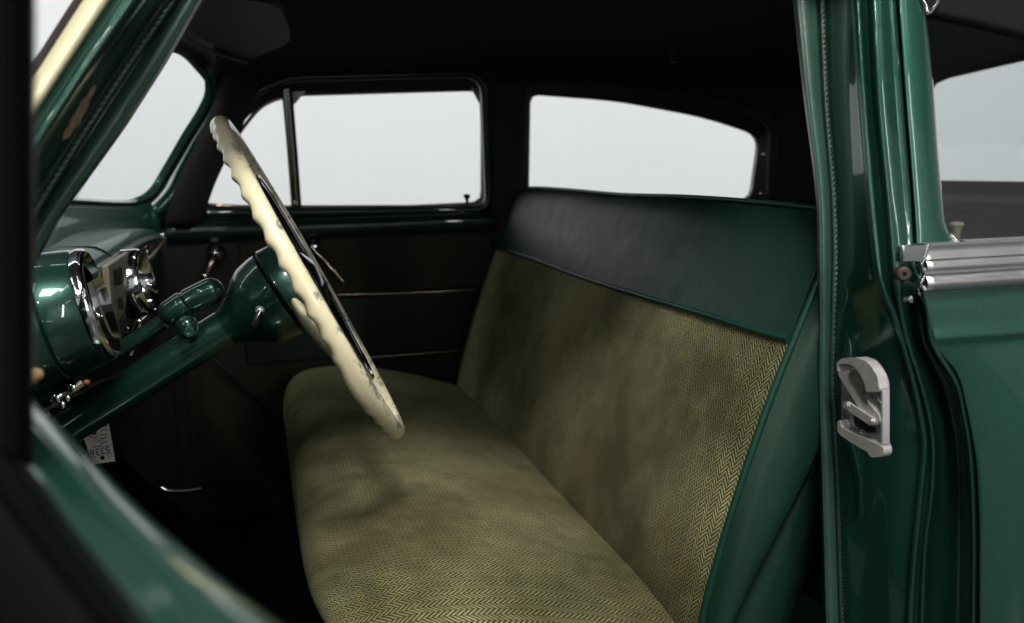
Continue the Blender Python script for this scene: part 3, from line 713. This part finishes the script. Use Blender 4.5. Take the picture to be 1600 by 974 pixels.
# --- bench seat: cushion and backrest
def PYv(l, y): return [PY(*p, y) for p in l]
bp = [(.440, .640), (.452, .690), (.478, .770), (.508, .860), (.534, .940), (.553, 1.0)]
def back_rows(pr, ys):
    rows = []
    for y in ys:
        e = min((y-.10)/.10, (1.40-y)/.10, 1.); e = max(e, 0); q = math.sqrt(max(0, 1-(1-e)**2))
        rows.append([(x+.016*(1-q)-.010*q*math.sin(math.pi*k/(len(pr)-1)), y, z) for k, (x, z) in enumerate(pr)])
    return rows
YS = [.112, .125, .15, .20, .3, .5, .75, 1.0, 1.2, 1.3, 1.35, 1.375, 1.39]
br = loft('seat_backrest', back_rows(bp, YS), 'cloth', car, nu=90, nv=60, label='olive herringbone cloth backrest of the front bench')
tp = [(.553, 1.0), (.572, 1.046), (.592, 1.092), (.610, 1.128), (.628, 1.142), (.655, 1.138), (.680, 1.10), (.695, 1.0), (.70, .6)]
def top_rows():
    rows = []
    for y in YS:
        e = min((y-.10)/.10, (1.40-y)/.10, 1.); e = max(e, 0); q = math.sqrt(max(0, 1-(1-e)**2))
        rows.append([(x+(.016 if k < 5 else -.01)*(1-q), y, z-(.006*(1-q) if k > 2 else 0)+.0018*math.sin(y*9+k)*(k in (3, 4, 5))) for k, (x, z) in enumerate(tp)])
    return rows
loft('leather_band', top_rows(), 'leather', br, nu=90, nv=70, label='dark green leather band across the top of the backrest')
ed = [(x+.016, z) for x, z in bp]
# end piping (near and far) and seam piping
nb = [(x+.014-.012*math.sin(math.pi*min(1, k/5.)*.96), .110, z) for k, (x, z) in enumerate(bp)]+[(x+.014, .110, z-.006*(k > 2)) for k, (x, z) in enumerate(tp[1:5])]
tube('piping', nb, .0042, 'piping', br, n=80)
tube('piping', [(x, 1.392, z) for x, _, z in nb], .0042, 'piping', br, n=80)
tube('piping', [(r_[0][0]-.001, r_[0][1], r_[0][2]+.0025*math.sin(r_[0][1]*7)) for r_ in top_rows()], .0042, 'piping', br, n=120)
tube('piping', [(x-.002, y, z+.003) for x, y, z in [r_[4] for r_ in top_rows()]], .0035, 'piping', br, n=120)
# leather end panel, bulging, near side
_bk = [PY(*p, .10) for p in ((1120, 1010), (1140, 974), (1228, 800), (1275, 705), (1300, 640), (1330, 560))]
BKZ = [p[2] for p in _bk]; BKX = [p[0] for p in _bk]
def end_rows(y0, s):
    rows = []
    for k in range(9):
        t = k/8; xa = np.interp(t, np.linspace(0, 1, 10), [x for x, _, _ in nb]); za = np.interp(t, np.linspace(0, 1, 10), [z for _, _, z in nb])
        bk = float(np.interp(za, BKZ, BKX))
        rows.append([(xa+.002, y0, za), (xa*.7+bk*.3, y0-s*.016, za), (xa*.35+bk*.65, y0-s*.020, za-.005), (bk, y0-s*.010, za-.02*t), (bk+.012, y0+s*.02, za-.02*t)])
    return rows
loft('end_panel', end_rows(.110, 1), 'leather', br, nu=40, nv=30, label='green leather end panel of the backrest', solid=.002)
loft('end_panel', end_rows(1.392, -1), 'leather', br, nu=20, nv=12)
# cushion
cp = [(.060, .50), (.036, .58), (.026, .66), (.040, .715), (.078, .742), (.14, .748), (.23, .738), (.32, .716), (.40, .690), (.452, .668), (.475, .64)]
rows = []
for y in [.115, .122, .135, .16, .20, .26, .4, .6, .8, 1.0, 1.2, 1.3, 1.35, 1.375, 1.39]:
    e = max(0, min((y-.112)/.24, (1.395-y)/.09, 1.)); q = math.sqrt(max(0, 1-(1-e)**2))
    row = []
    for k, (x, z) in enumerate(cp):
        fr_ = max(0, 1-k/4)
        if k <= 4: zb_ = float(np.interp(y, [.115, .2, .33, .5, .8], [.69, .675, .645, .585, .50])); z = zb_+(z-.50)*(.742-zb_)/.242
        row.append((x+.10*(1-q)*max(.12, fr_), y, z-(.036*(1-q) if k > 1 else 0)+.003*math.sin(y*7+1)*q))
    rows.append(row)
cu = loft('seat_cushion', rows, 'cloth', car, nu=110, nv=90, label='olive herringbone cloth cushion of the front bench')
tube('piping', [np.array(p)+V3(0, -.001, 0) for p in rows[0]], .0042, 'piping', cu, n=90)
tube('piping', [r_[0] for r_ in rows], .004, 'piping', cu, n=60)
loft('end_panel', [[p, (p[0]*.9+.03, .108, p[2]-.05), (p[0]*.9+.03, .112, .46)] for p in rows[0][1:]], 'leather', cu, nu=30, nv=10, solid=.002)
loft('front_skirt', [[r_[0], (r_[0][0]+.012, r_[0][1]+.002, r_[0][2]-.03), (.08, max(.13, r_[0][1]), .46)] for r_ in rows], 'leather', cu, nu=50, nv=8, solid=.002)
box('seat_base', (.10, .14, .362), (.66, 1.38, .54), 'darkleather', cu, bevel=.01)
# chrome seat adjuster glint in the footwell
tube('seat_adjuster', [PY(252, 762, .75), PY(264, 767, .75), PY(290, 767, .76), PY(314, 763, .77)], [.005, .004, .003, .003], 'pitted', cu, 'thin metal bar low in the footwell')
# rear part seen between backrest and pillar
loft('pillar_base_trim', [[PY(a, y, .150), PY(a+(b-a)*.2, y, .138), PY(a+(b-a)*.5, y, .134), PY(a+(b-a)*.8, y, .145), PY(b, y, .175)] for a, b, y in ((1288, 1306, 660), (1262, 1300, 720), (1222, 1285, 800), (1175, 1262, 890), (1132, 1236, 974), (1080, 1205, 1080))], 'leather', car, nu=30, nv=20, label='green leather fold low beside the centre pillar', solid=.003)

# --- near centre pillar (B pillar), jamb and windlace
ys = [-60, 0, 150, 300, 400, 450, 495, 540, 600, 650, 700, 769, 850, 910, 974, 1060]
def itp(pts, y): return np.interp(y, [p[1] for p in pts], [p[0] for p in pts])
L0 = [(1230, -60), (1238, 0), (1255, 150), (1274, 300), (1277, 400), (1278, 480), (1277, 600), (1281, 750), (1287, 974), (1290, 1060)]
L1 = [(1285, -60), (1288, 0), (1294, 150), (1306, 300), (1309, 400), (1307, 480), (1305, 600), (1313, 750), (1320, 974), (1324, 1060)]
L3 = [(1334, -60), (1337, 0), (1346, 150), (1358, 300), (1368, 400), (1376, 450), (1394, 495), (1408, 540), (1424, 600), (1435, 650), (1441, 700), (1435, 769), (1427, 851), (1422, 911), (1419, 974), (1417, 1060)]
L4 = [(1362, -60), (1365, 0), (1373, 150), (1387, 300), (1396, 400), (1401, 450), (1409, 495), (1420, 540), (1439, 600), (1452, 650), (1458, 700), (1456, 769), (1446, 851), (1443, 911), (1441, 974), (1439, 1060)]
L45 = [(1394, -60), (1397, 0), (1407, 150), (1419, 300), (1425, 400), (1440, 450), (1449, 495), (1457, 540), (1489, 585), (1504, 643), (1514, 700), (1518, 740), (1521, 850), (1520, 974), (1519, 1060)]
L5 = [(1397, -60), (1400, 0), (1411, 150), (1423, 300), (1430, 400), (1446, 450), (1457, 495), (1466, 540), (1498, 585), (1512, 643), (1522, 700), (1526, 740), (1529, 824), (1528, 974), (1527, 1060)]
XJ = .603
rows = []
for y in ys:
    l1, l3, l4, l45, l5 = [itp(q, y) for q in (L1, L3, L4, L45, L5)]
    lo = min(1, max(0, (y-430)/80))          # below the belt the recess behind the second ridge is deep
    g = l45-l4
    A = lambda px, d: PN(px, y, d)
    # jamb face runs straight in from the ridge (constant x), so its depth comes from the plane x = const
    dl = .078
    r_ = [A(l1+1, dl+.008), A(l1+3, dl), A(l1+(l3-l1)*.35, .056), A(l1+(l3-l1)*.7, .030), A(l3-5, .016), A(l3, .008), A(l3+5, .006), A(l3+9, .010),
          A((l3+l4)/2+3, .016-.006*lo), A(l4-5, .010), A(l4-1, .004), A(l4+4, .002+.006*lo),
          A(l4+g*.35, .001+.034*lo), A(l4+g*.7, .0005+.040*lo), A(l45-6, .000+.018*lo), A(l45-1, -.001), A(l5-4, -.001), A(l5-1, .004), A(l5+1, .022)]
    rows.append(r_)
bp_ = loft('center_pillar', rows, 'paint_rim', car, nu=150, nv=130, label='glossy green centre pillar with stepped door jamb', solid=.002)
w2 = loft('windlace', roll_rows([itp(L0, y) for y in ys], [itp(L1, y)-7 for y in ys], ys, .094, .012), 'windlace', car, nu=110, nv=30, label='stitched green leather windlace along the centre pillar')
loft('flange', [[PN(itp(L1, y)-10, y, .094), PN(itp(L1, y)-6, y, .0875), PN(itp(L1, y)-1, y, .0865), PN(itp(L1, y)+4, y, .088)] for y in ys], 'windlace', w2, nu=60, nv=10)
stitches('stitching', [PN(itp(L1, y)-2, y, .0855) for y in ys], (-.3, -.95, 0), .0058, .0042, .0009, w2)
# pressed bulge left of the striker
rows = []
for y, wd, c in ((520, 2, 1322), (545, 12, 1326), (580, 15, 1324), (640, 15, 1322), (690, 13, 1328), (740, 12, 1340), (780, 9, 1342), (805, 2, 1340)):
    rows.append([PN(c-wd, y, .080), PN(c-wd*.5, y, .064), PN(c, y, .058), PN(c+wd*.5, y, .056), PN(c+wd, y, .062)])
loft('jamb_pressing', rows, 'paint_rim', bp_, nu=40, nv=16)

# striker plate: cast, mounted on the jamb face, profile in (y, z), thickness along x
XS = .598
def SX(px, py, x=XS): return PX(px, py, x)
k_ = 718/140.
def z4(zx, zy): return (1290+zx/5.13, 540+zy/5.13)
outl = [(150, 150), (165, 115), (200, 100), (330, 88), (400, 110), (450, 160), (490, 230), (512, 300), (513, 560), (513, 780), (528, 800), (534, 850), (520, 880), (430, 892), (400, 850), (340, 820), (250, 770), (180, 710), (150, 670)]
sk = prism('striker_plate', [SX(*z4(*p)) for p in roundpoly(outl, 18, 3)], (-.0035, 0, 0), 'castmid', car, 'cast grey door striker with curved hook on the pillar', bevel=.0008)
x1 = XS-.0035
def SB(pts, rad=10): return [SX(*z4(*p), x1) for p in roundpoly(pts, rad, 4)]
hook = [(160, 200), (158, 130), (200, 98), (320, 90), (400, 120), (450, 175), (490, 240), (508, 345), (500, 365), (400, 368), (380, 290), (350, 220), (300, 160), (240, 140), (185, 140), (170, 165), (175, 205)]
prism('hook', SB(hook, 14), (-.011, 0, 0), 'cast', sk, bevel=.0015)
arm = [(160, 200), (175, 205), (240, 190), (330, 370), (420, 470), (490, 555), (498, 600), (480, 632), (400, 636), (345, 520), (300, 455), (160, 235)]
prism('cam_arm', SB(arm, 14), (-.009, 0, 0), 'cast', sk, bevel=.0015)
prism('slot', [SX(*z4(*p), x1-.0092) for p in roundpoly([(185, 215), (225, 205), (320, 375), (345, 470), (320, 470), (190, 260)], 14, 4)], (-.0008, 0, 0), 'castdark', sk)  # thin dark piece carries the shade of the slot
prism('foot', SB([(160, 600), (175, 590), (195, 655), (290, 700), (400, 745), (500, 790), (532, 815), (532, 860), (515, 885), (430, 890), (400, 845), (300, 790), (185, 715), (158, 680)], 12), (-.010, 0, 0), 'cast', sk, bevel=.0015)
prism('edge_rib', SB([(497, 360), (512, 350), (513, 790), (498, 790)], 4), (-.008, 0, 0), 'cast', sk, bevel=.0006)
lb = prism('link_bar', [SX(*z4(*p), x1-.0095) for p in roundpoly([(155, 480), (165, 450), (195, 450), (395, 580), (398, 630), (360, 630), (165, 500)], 16, 4)], (-.003, 0, 0), 'cast', sk, bevel=.0006)
for zx, zy in ((178, 476), (376, 604)):
    lathe('rivet', SX(*z4(zx, zy), x1-.0125), (-1, 0, 0), [(-.001, .0036), (.001, .0034), (.001, .002), (.0018, .0016), (.002, 0)], 'cast', lb)
for zx, zy in ((440, 430), (300, 690)):
    lathe('screw', SX(*z4(zx, zy), x1-.0005), (-1, 0, 0), [(-.001, .004), (.0012, .0038), (.002, .0026), (.0012, .0012), (.001, 0)], 'pitted', sk)
prism('shaded_recess', [SX(*z4(*p), x1-.0008) for p in roundpoly([(235, 560), (240, 545), (360, 640), (400, 660), (400, 700), (350, 700), (240, 640)], 12, 4)], (-.0015, 0, 0), 'rubber', sk)  # black sheet stands in for the shade of a hollow

# small fittings on the pillar
bpy.context.view_layer.update()
def snap(px, py, off=.0006, ob=None):
    d = ray(px, py); d = d/np.linalg.norm(d)
    ob = ob or ap; ok, loc, nor, idx = ob.ray_cast(Vector(CAM), Vector(d))
    if not ok: return None
    n = Vector(nor)
    if n.dot(Vector(d)) > 0: n = -n
    return np.array(loc+n*off)
bc = snap(1407, 427, .0, bp_)
bpm = lathe('rubber_bumper', bc, (-.45, -1, .05), [(-.01, .0078), (.004, .0075), (.013, .0068), (.0145, .005), (.0145, .0022), (.011, .002), (.011, 0)], 'mastic', car, 'round brown rubber bumper below the chrome cap')
lathe('screw', snap(1423, 467, .0, bp_), (-.3, -1, .1), [(-.006, .005), (.0, .0052), (.003, .0042), (.004, .001), (.002, 0)], 'chrome', car)

# --- near rear door: skin, window, belt moulding
rd = bpy.data.objects.new('rear_door', None); COL.objects.link(rd); rd.parent = car
rd['label'] = 'closed green rear door on the side nearest the camera'
# lower skin
def BL(z): return -.030*math.sin(min(1, max(0, (1.065-z)/.62))*math.pi)
rows = []
for y in [452, 480, 510, 528, 536, 545, 585, 643, 700, 740, 824, 900, 974, 1060]:
    a = itp(L5, y)+3
    d = {452: .002, 480: .0, 510: -.0008, 528: -.0022, 536: -.0006, 545: .0006}.get(y, 0)
    r_ = []
    zz = PY(a, y, 0)[2]; p0 = PY(a-1, y, .014); p1 = PY(a+1, y, .002); p2 = PY(a+8, y, d-.001+BL(zz)*.35)
    r_ = [p0, p1, p2]
    for k, xx in enumerate((.80, .95, 1.2, 1.6)):
        r_.append(V3(xx, d-.002-.006*k*.5+BL(p2[2]), p2[2]))
    rows.append(r_)
sk2 = loft('door_skin', rows, 'paint', rd, nu=80, nv=70)
# window frame pillar above the belt: front edge at the gap, rear edge at the glass
L6 = [(1446, -60), (1446, 0), (1451, 60), (1459, 150), (1466, 246), (1473, 320), (1477, 350), (1484, 366), (1497, 378)]
rows = []
for y in (-60, 0, 60, 150, 246, 320, 350, 366, 381):
    a = itp(L5, y)+3; b = itp(L6, y)
    rows.append([PN(a-1, y, .016), PN(a, y, .004), PN(a+4, y, -.001), PN((a+b)/2, y, -.003), PN(b-8, y, -.002), PN(b-1, y, .002), PN(b+1, y, .014)])
loft('window_frame', rows, 'paint', rd, nu=60, nv=36, angle=70)
# head of the window frame with dark gutter
rows = []
for px, y in ((1446, 22), (1480, 30), (1540, 43), (1600, 58), (1700, 82), (1800, 110)):
    rows.append([PN(px, y-60, .0), PN(px, y-20, .002), PN(px, y-3, .006), PN(px, y, .02)])
loft('window_head', rows, 'rubber', rd, nu=30, nv=12)
tube('corner_piece', [PN(1438, -6, -.004), PN(1447, 10, -.004), PN(1451, 20, -.004), PN(1464, 4, -.004), PN(1470, -12, -.004)], .0022, 'chrome', rd)
gp = [PN(1436, 8, .016), PN(1600, 30, .016), PN(1800, 70, .016), PN(1800, 400, .016), PN(1470, 400, .016)]
bm = bmesh.new()
c0, c1 = PN(1436, -10, .012), PN(1466, 384, .012)
z0, z1 = c1[2], c0[2]+.02
def yy(z): return .012+.2*(z-1.08)
bm.faces.new([bm.verts.new(p) for p in ((.655, yy(z0), z0), (1.45, yy(z0), z0), (1.45, yy(z1), z1), (.63, yy(z1), z1))])
from_bm('window_glass', bm, 'glass_near', rd, smooth=False)
lb2 = lathe('lock_button', PN(1493, 382, .045), (0, 0, 1), [(0, .0042), (.014, .0042), (.018, .0058), (.021, .0072), (.0235, .0066), (.025, 0)], 'dulltan', rd, 'small tan lock button behind the glass')
# belt moulding
bx0, bx1 = PN(1437, 392, 0)[0], 1.6
def mz(py): return PY(1500, py, -.004)[2]
zt, za, zb, zc_ = mz(379), mz(404), mz(426), mz(452)
def mould(name, x0, x1, mat, par, dx=0., extra=0., label=None):
    rows = []
    for x in (x0, x0+.004, x0+.03, x0+.3, x1):
        fr_ = 1 if x > x0 else .3
        e = extra
        pr = [(.012, zt+.001), (-.001, zt), (-.0035, zt-.0015)]
        for t in np.linspace(0, 1, 8): pr.append((-.0042+.0018*math.sin(math.pi*t)-.002*t, zt-.002+(za+.001-zt+.002)*t))
        for c0_, c1_, b_, d_ in ((za, zb+.0005, .0055, .0045), (zb-.0005, zc_, .0062, .0060)):
            for t in np.linspace(0, 1, 12): pr.append((-b_-d_*math.sin(math.pi*t)**.7+(.003 if t in (0, 1) else 0), c0_+(c1_-c0_)*t))
        pr += [(.0, zc_-.001), (.010, zc_-.001)]
        rows.append([(x, (-.004 if fr_ < 1 and d > -.004 else d*(.6+.4*fr_)) if d < 0 else d, z) for d, z in pr])
    return loft(name, rows, mat, par, nu=60, nv=160, ucr=False, vcr=False, label=label, angle=50)
mld = mould('belt_moulding', bx0, bx1, 'stainless', rd, label='ribbed bright metal moulding below the rear window')
tube('glass_run', [PN(1484, 366, -.001), PN(1500, 379, -.003), PN(1540, 384, -.003), PN(1620, 384, -.003), PN(1760, 381, -.003)], .0028, 'chrome', mld)
# end cap on the pillar
capx0 = PN(1397, 390, 0)[0]
prism('moulding_cap', [(capx0, -.001, z) if False else (x, -.001, z) for x, z in ((capx0, zt+.0005), (bx0-.001, zt+.0005), (bx0-.001, za-.001), (capx0+.001, za+.000))], (0, -.005, 0), 'chrome', car, 'small chrome cap on the pillar in line with the moulding', bevel=.0015)
pts = [(bx0+.000, zt), (bx0-.004, za+.004), (bx0-.007, (za+zb)/2+.003), (bx0-.003, zb), (bx0-.007, (zb+zc_)/2), (bx0-.002, zc_+.001)]
loft('end_scallop', [[(x+.006, -.004, z), (x, -.007, z), (x-.0005, .000, z), (x+.002, .012, z)] for x, z in pts], 'chrome', mld, nu=40, nv=16)

# --- open front door, seen out of focus at the near left
HP = np.array([-.25, 0., 1.1]); DD = np.array([.4, -.917, 0]); DN = np.array([.917, .4, 0])   # DN points towards the cabin
def PD(px, py, off=0): return PP(px, py, HP+DN*off, DN)
fd = bpy.data.objects.new('driver_door', None); COL.objects.link(fd); fd.parent = car
fd['label'] = 'open front door, out of focus at the near edge'
up_ = [(-60, 520), (18, 590), (60, 632), (120, 692), (200, 777), (300, 868), (430, 974), (620, 1120)]
lo_ = [(-90, 640), (-12, 684), (46, 749), (96, 819), (146, 884), (190, 939), (220, 978), (298, 1120)]
rows = []
for a, b in zip(up_, lo_):
    a = np.array(a, float); b = np.array(b, float)
    rows.append([PD(*(a+(b-a)*t), o) for t, o in ((.10, .040), (.02, .034), (.0, .028), (.08, .022), (.28, .014), (.5, .009), (.75, .004), (.95, -.002), (1.03, -.008))])
loft('window_sill', rows, 'paint', fd, nu=50, nv=40, label='out of focus green window sill')
rows = []
for a, b in zip(lo_, [(x-190, y+90) for x, y in lo_]):
    a = np.array(a, float); b = np.array(b, float)
    rows.append([PD(*(a+(b-a)*t), o) for t, o in ((-.02, .0), (.06, -.006), (.3, -.004), (.32, -.010), (.65, -.014), (1., -.010))])
loft('belt_seal', rows, 'felt', fd, nu=30, nv=24, solid=.004)
rows = []
for y in (-80, 100, 300, 500, 640, 760):
    rows.append([PD(40, y, .010), PD(46, y, .004), PD(34, y, -.002), PD(20, y, -.004), PD(-20, y, -.006), PD(-140, y, -.006)])
loft('window_post', rows, 'felt', fd, nu=30, nv=20, solid=.003)
tube('post_edging', [PD(44, y, .008) for y in (-80, 200, 500, 600)], .0026, 'stainless', fd)
lathe('door_button', PD(46, 588, .05), (-.3, -.9, .1), [(-.01, .004), (0, .006), (.006, .0075), (.012, .006), (.014, 0)], 'tan', fd, 'out of focus tan button beside the post')
# outer door panel below, mostly outside the picture
prism('door_panel', [HP+DD*t+V3(0, 0, z) for t, z in ((.02, -.75), (1.05, -.75), (1.05, -.20), (.02, -.20))], DN*.05, 'paint', fd, bevel=.01)

# paint chip on the near windscreen pillar, laid on its surface
bm = bmesh.new()
cp_ = [(150, 132), (146, 146), (141, 150), (138, 166), (129, 180), (124, 194), (113, 205), (108, 213), (97, 217), (99, 205), (106, 199), (110, 184), (121, 170), (124, 158), (135, 149), (140, 138)]
C_ = np.mean(cp_, 0); lp = spline([(x, y, 0) for x, y in cp_], 40, True)[:, :2]
rings = []
for s in (1., .7, .4, .1):
    rg_ = [snap(*(C_+(p-C_)*s*(1+.06*random.uniform(-1, 1)))) for p in lp]
    if any(q is None for q in rg_): rings = []; break
    rings.append(rg_)
if rings:
    grid_mesh(np.array(rings), False, False, True, bm)
    from_bm('paint_chip', bm, 'bare', ap, 'worn bare patch on the pillar paint')

# --- cardboard tag hanging under the column
ty = .50
tg_c = [PY(*p, ty) for p in ((121, 655), (166, 640), (180, 721), (145, 726))]
tag = prism('paper_tag', tg_c, (0, .0012, 0), None)
MAT['card'] = plain('white tag card', (.62, .58, .54), .7, var=.05)
MAT['ink'] = plain('blue ink', (.03, .035, .22), .6); MAT['print'] = plain('grey print', (.10, .09, .09), .6)
tag.data.materials.append(MAT['card'])
tag['label'] = 'white cardboard tag with blue handwriting hanging below the steering column'; tag['category'] = 'tag'
bm = bmesh.new()
def tl(px0, py0, px1, py1, r_=.0004): tube_bm([PY(px0, py0, ty-.0006), PY(px1, py1, ty-.0006)], r_, sides=5, bm=bm, smooth=False)
for k, yv in enumerate((667, 673, 680, 686, 693)):
    tl(157, yv, 167, yv-2, .0007)
for k, yv in enumerate((661, 668, 675, 682, 689, 696)): tl(131+k*1.6, yv+5, 169+k*1.3, yv-2, .00022)
for a in (((140, 704), (170, 697)), ((170, 697), (173, 708)), ((173, 708), (143, 715)), ((143, 715), (140, 704))): tl(*a[0], *a[1], .0003)
for a in (((168, 709), (174, 708)), ((174, 708), (175, 714)), ((175, 714), (169, 715)), ((169, 715), (168, 709))): tl(*a[0], *a[1], .0003)
from_bm('printed_lines', bm, 'print', tag)
bm = bmesh.new(); rr = random.Random(5)
for yv, x0, x1_ in ((676, 138, 154), (683, 140, 156), (690, 144, 159), (698, 146, 160)):
    pts = []; n_ = 12
    for k in range(n_): pts.append(PY(x0+(x1_-x0)*k/(n_-1)+rr.uniform(-.6, .6), yv-(k/n_)*3+rr.uniform(-2.4, 2.4), ty-.0008))
    tube_bm(pts, .0004, sides=5, bm=bm, n=60)
from_bm('handwriting', bm, 'ink', tag)
fc = bpy.data.curves.new('tag_number', 'FONT'); fc.body = '5336'; fc.size = .0125; fc.extrude = .0002; fc.align_x = 'CENTER'
fo = bpy.data.objects.new('number', fc); COL.objects.link(fo); fo.parent = tag; fc.materials.append(MAT['ink'])
pc_ = PY(155, 701, ty-.0012)
ex = PY(173, 697, ty)-PY(140, 705, ty); ex /= np.linalg.norm(ex); ez = np.cross(ex, [0, 1., 0]); ez = ez if ez[2] > 0 else -ez
Mt = Matrix.Identity(4)
for i in range(3): Mt[i][0] = -ex[i]; Mt[i][1] = -ez[i]; Mt[i][2] = (0, -1, 0)[i]; Mt[i][3] = pc_[i]
fo.matrix_world = Mt
fo.name = 'number'; dgx = bpy.context.evaluated_depsgraph_get(); nm_ = bpy.data.meshes.new_from_object(fo.evaluated_get(dgx))
bpy.data.objects.remove(fo); no = link('number', nm_, None, tag); no.matrix_world = Mt
lathe('hole', PY(160, 715.5, ty-.0002), (0, -1, 0), [(0, 0), (0, .0028), (.0006, .0028), (.0007, 0)], 'rubber', tag)
tube('string', [PY(146, 655, ty-.002), PY(146, 668, ty-.003), PY(147, 679, ty-.0025)], [.0015, .003, .0028], 'mastic', tag, 'dark cord over the tag')
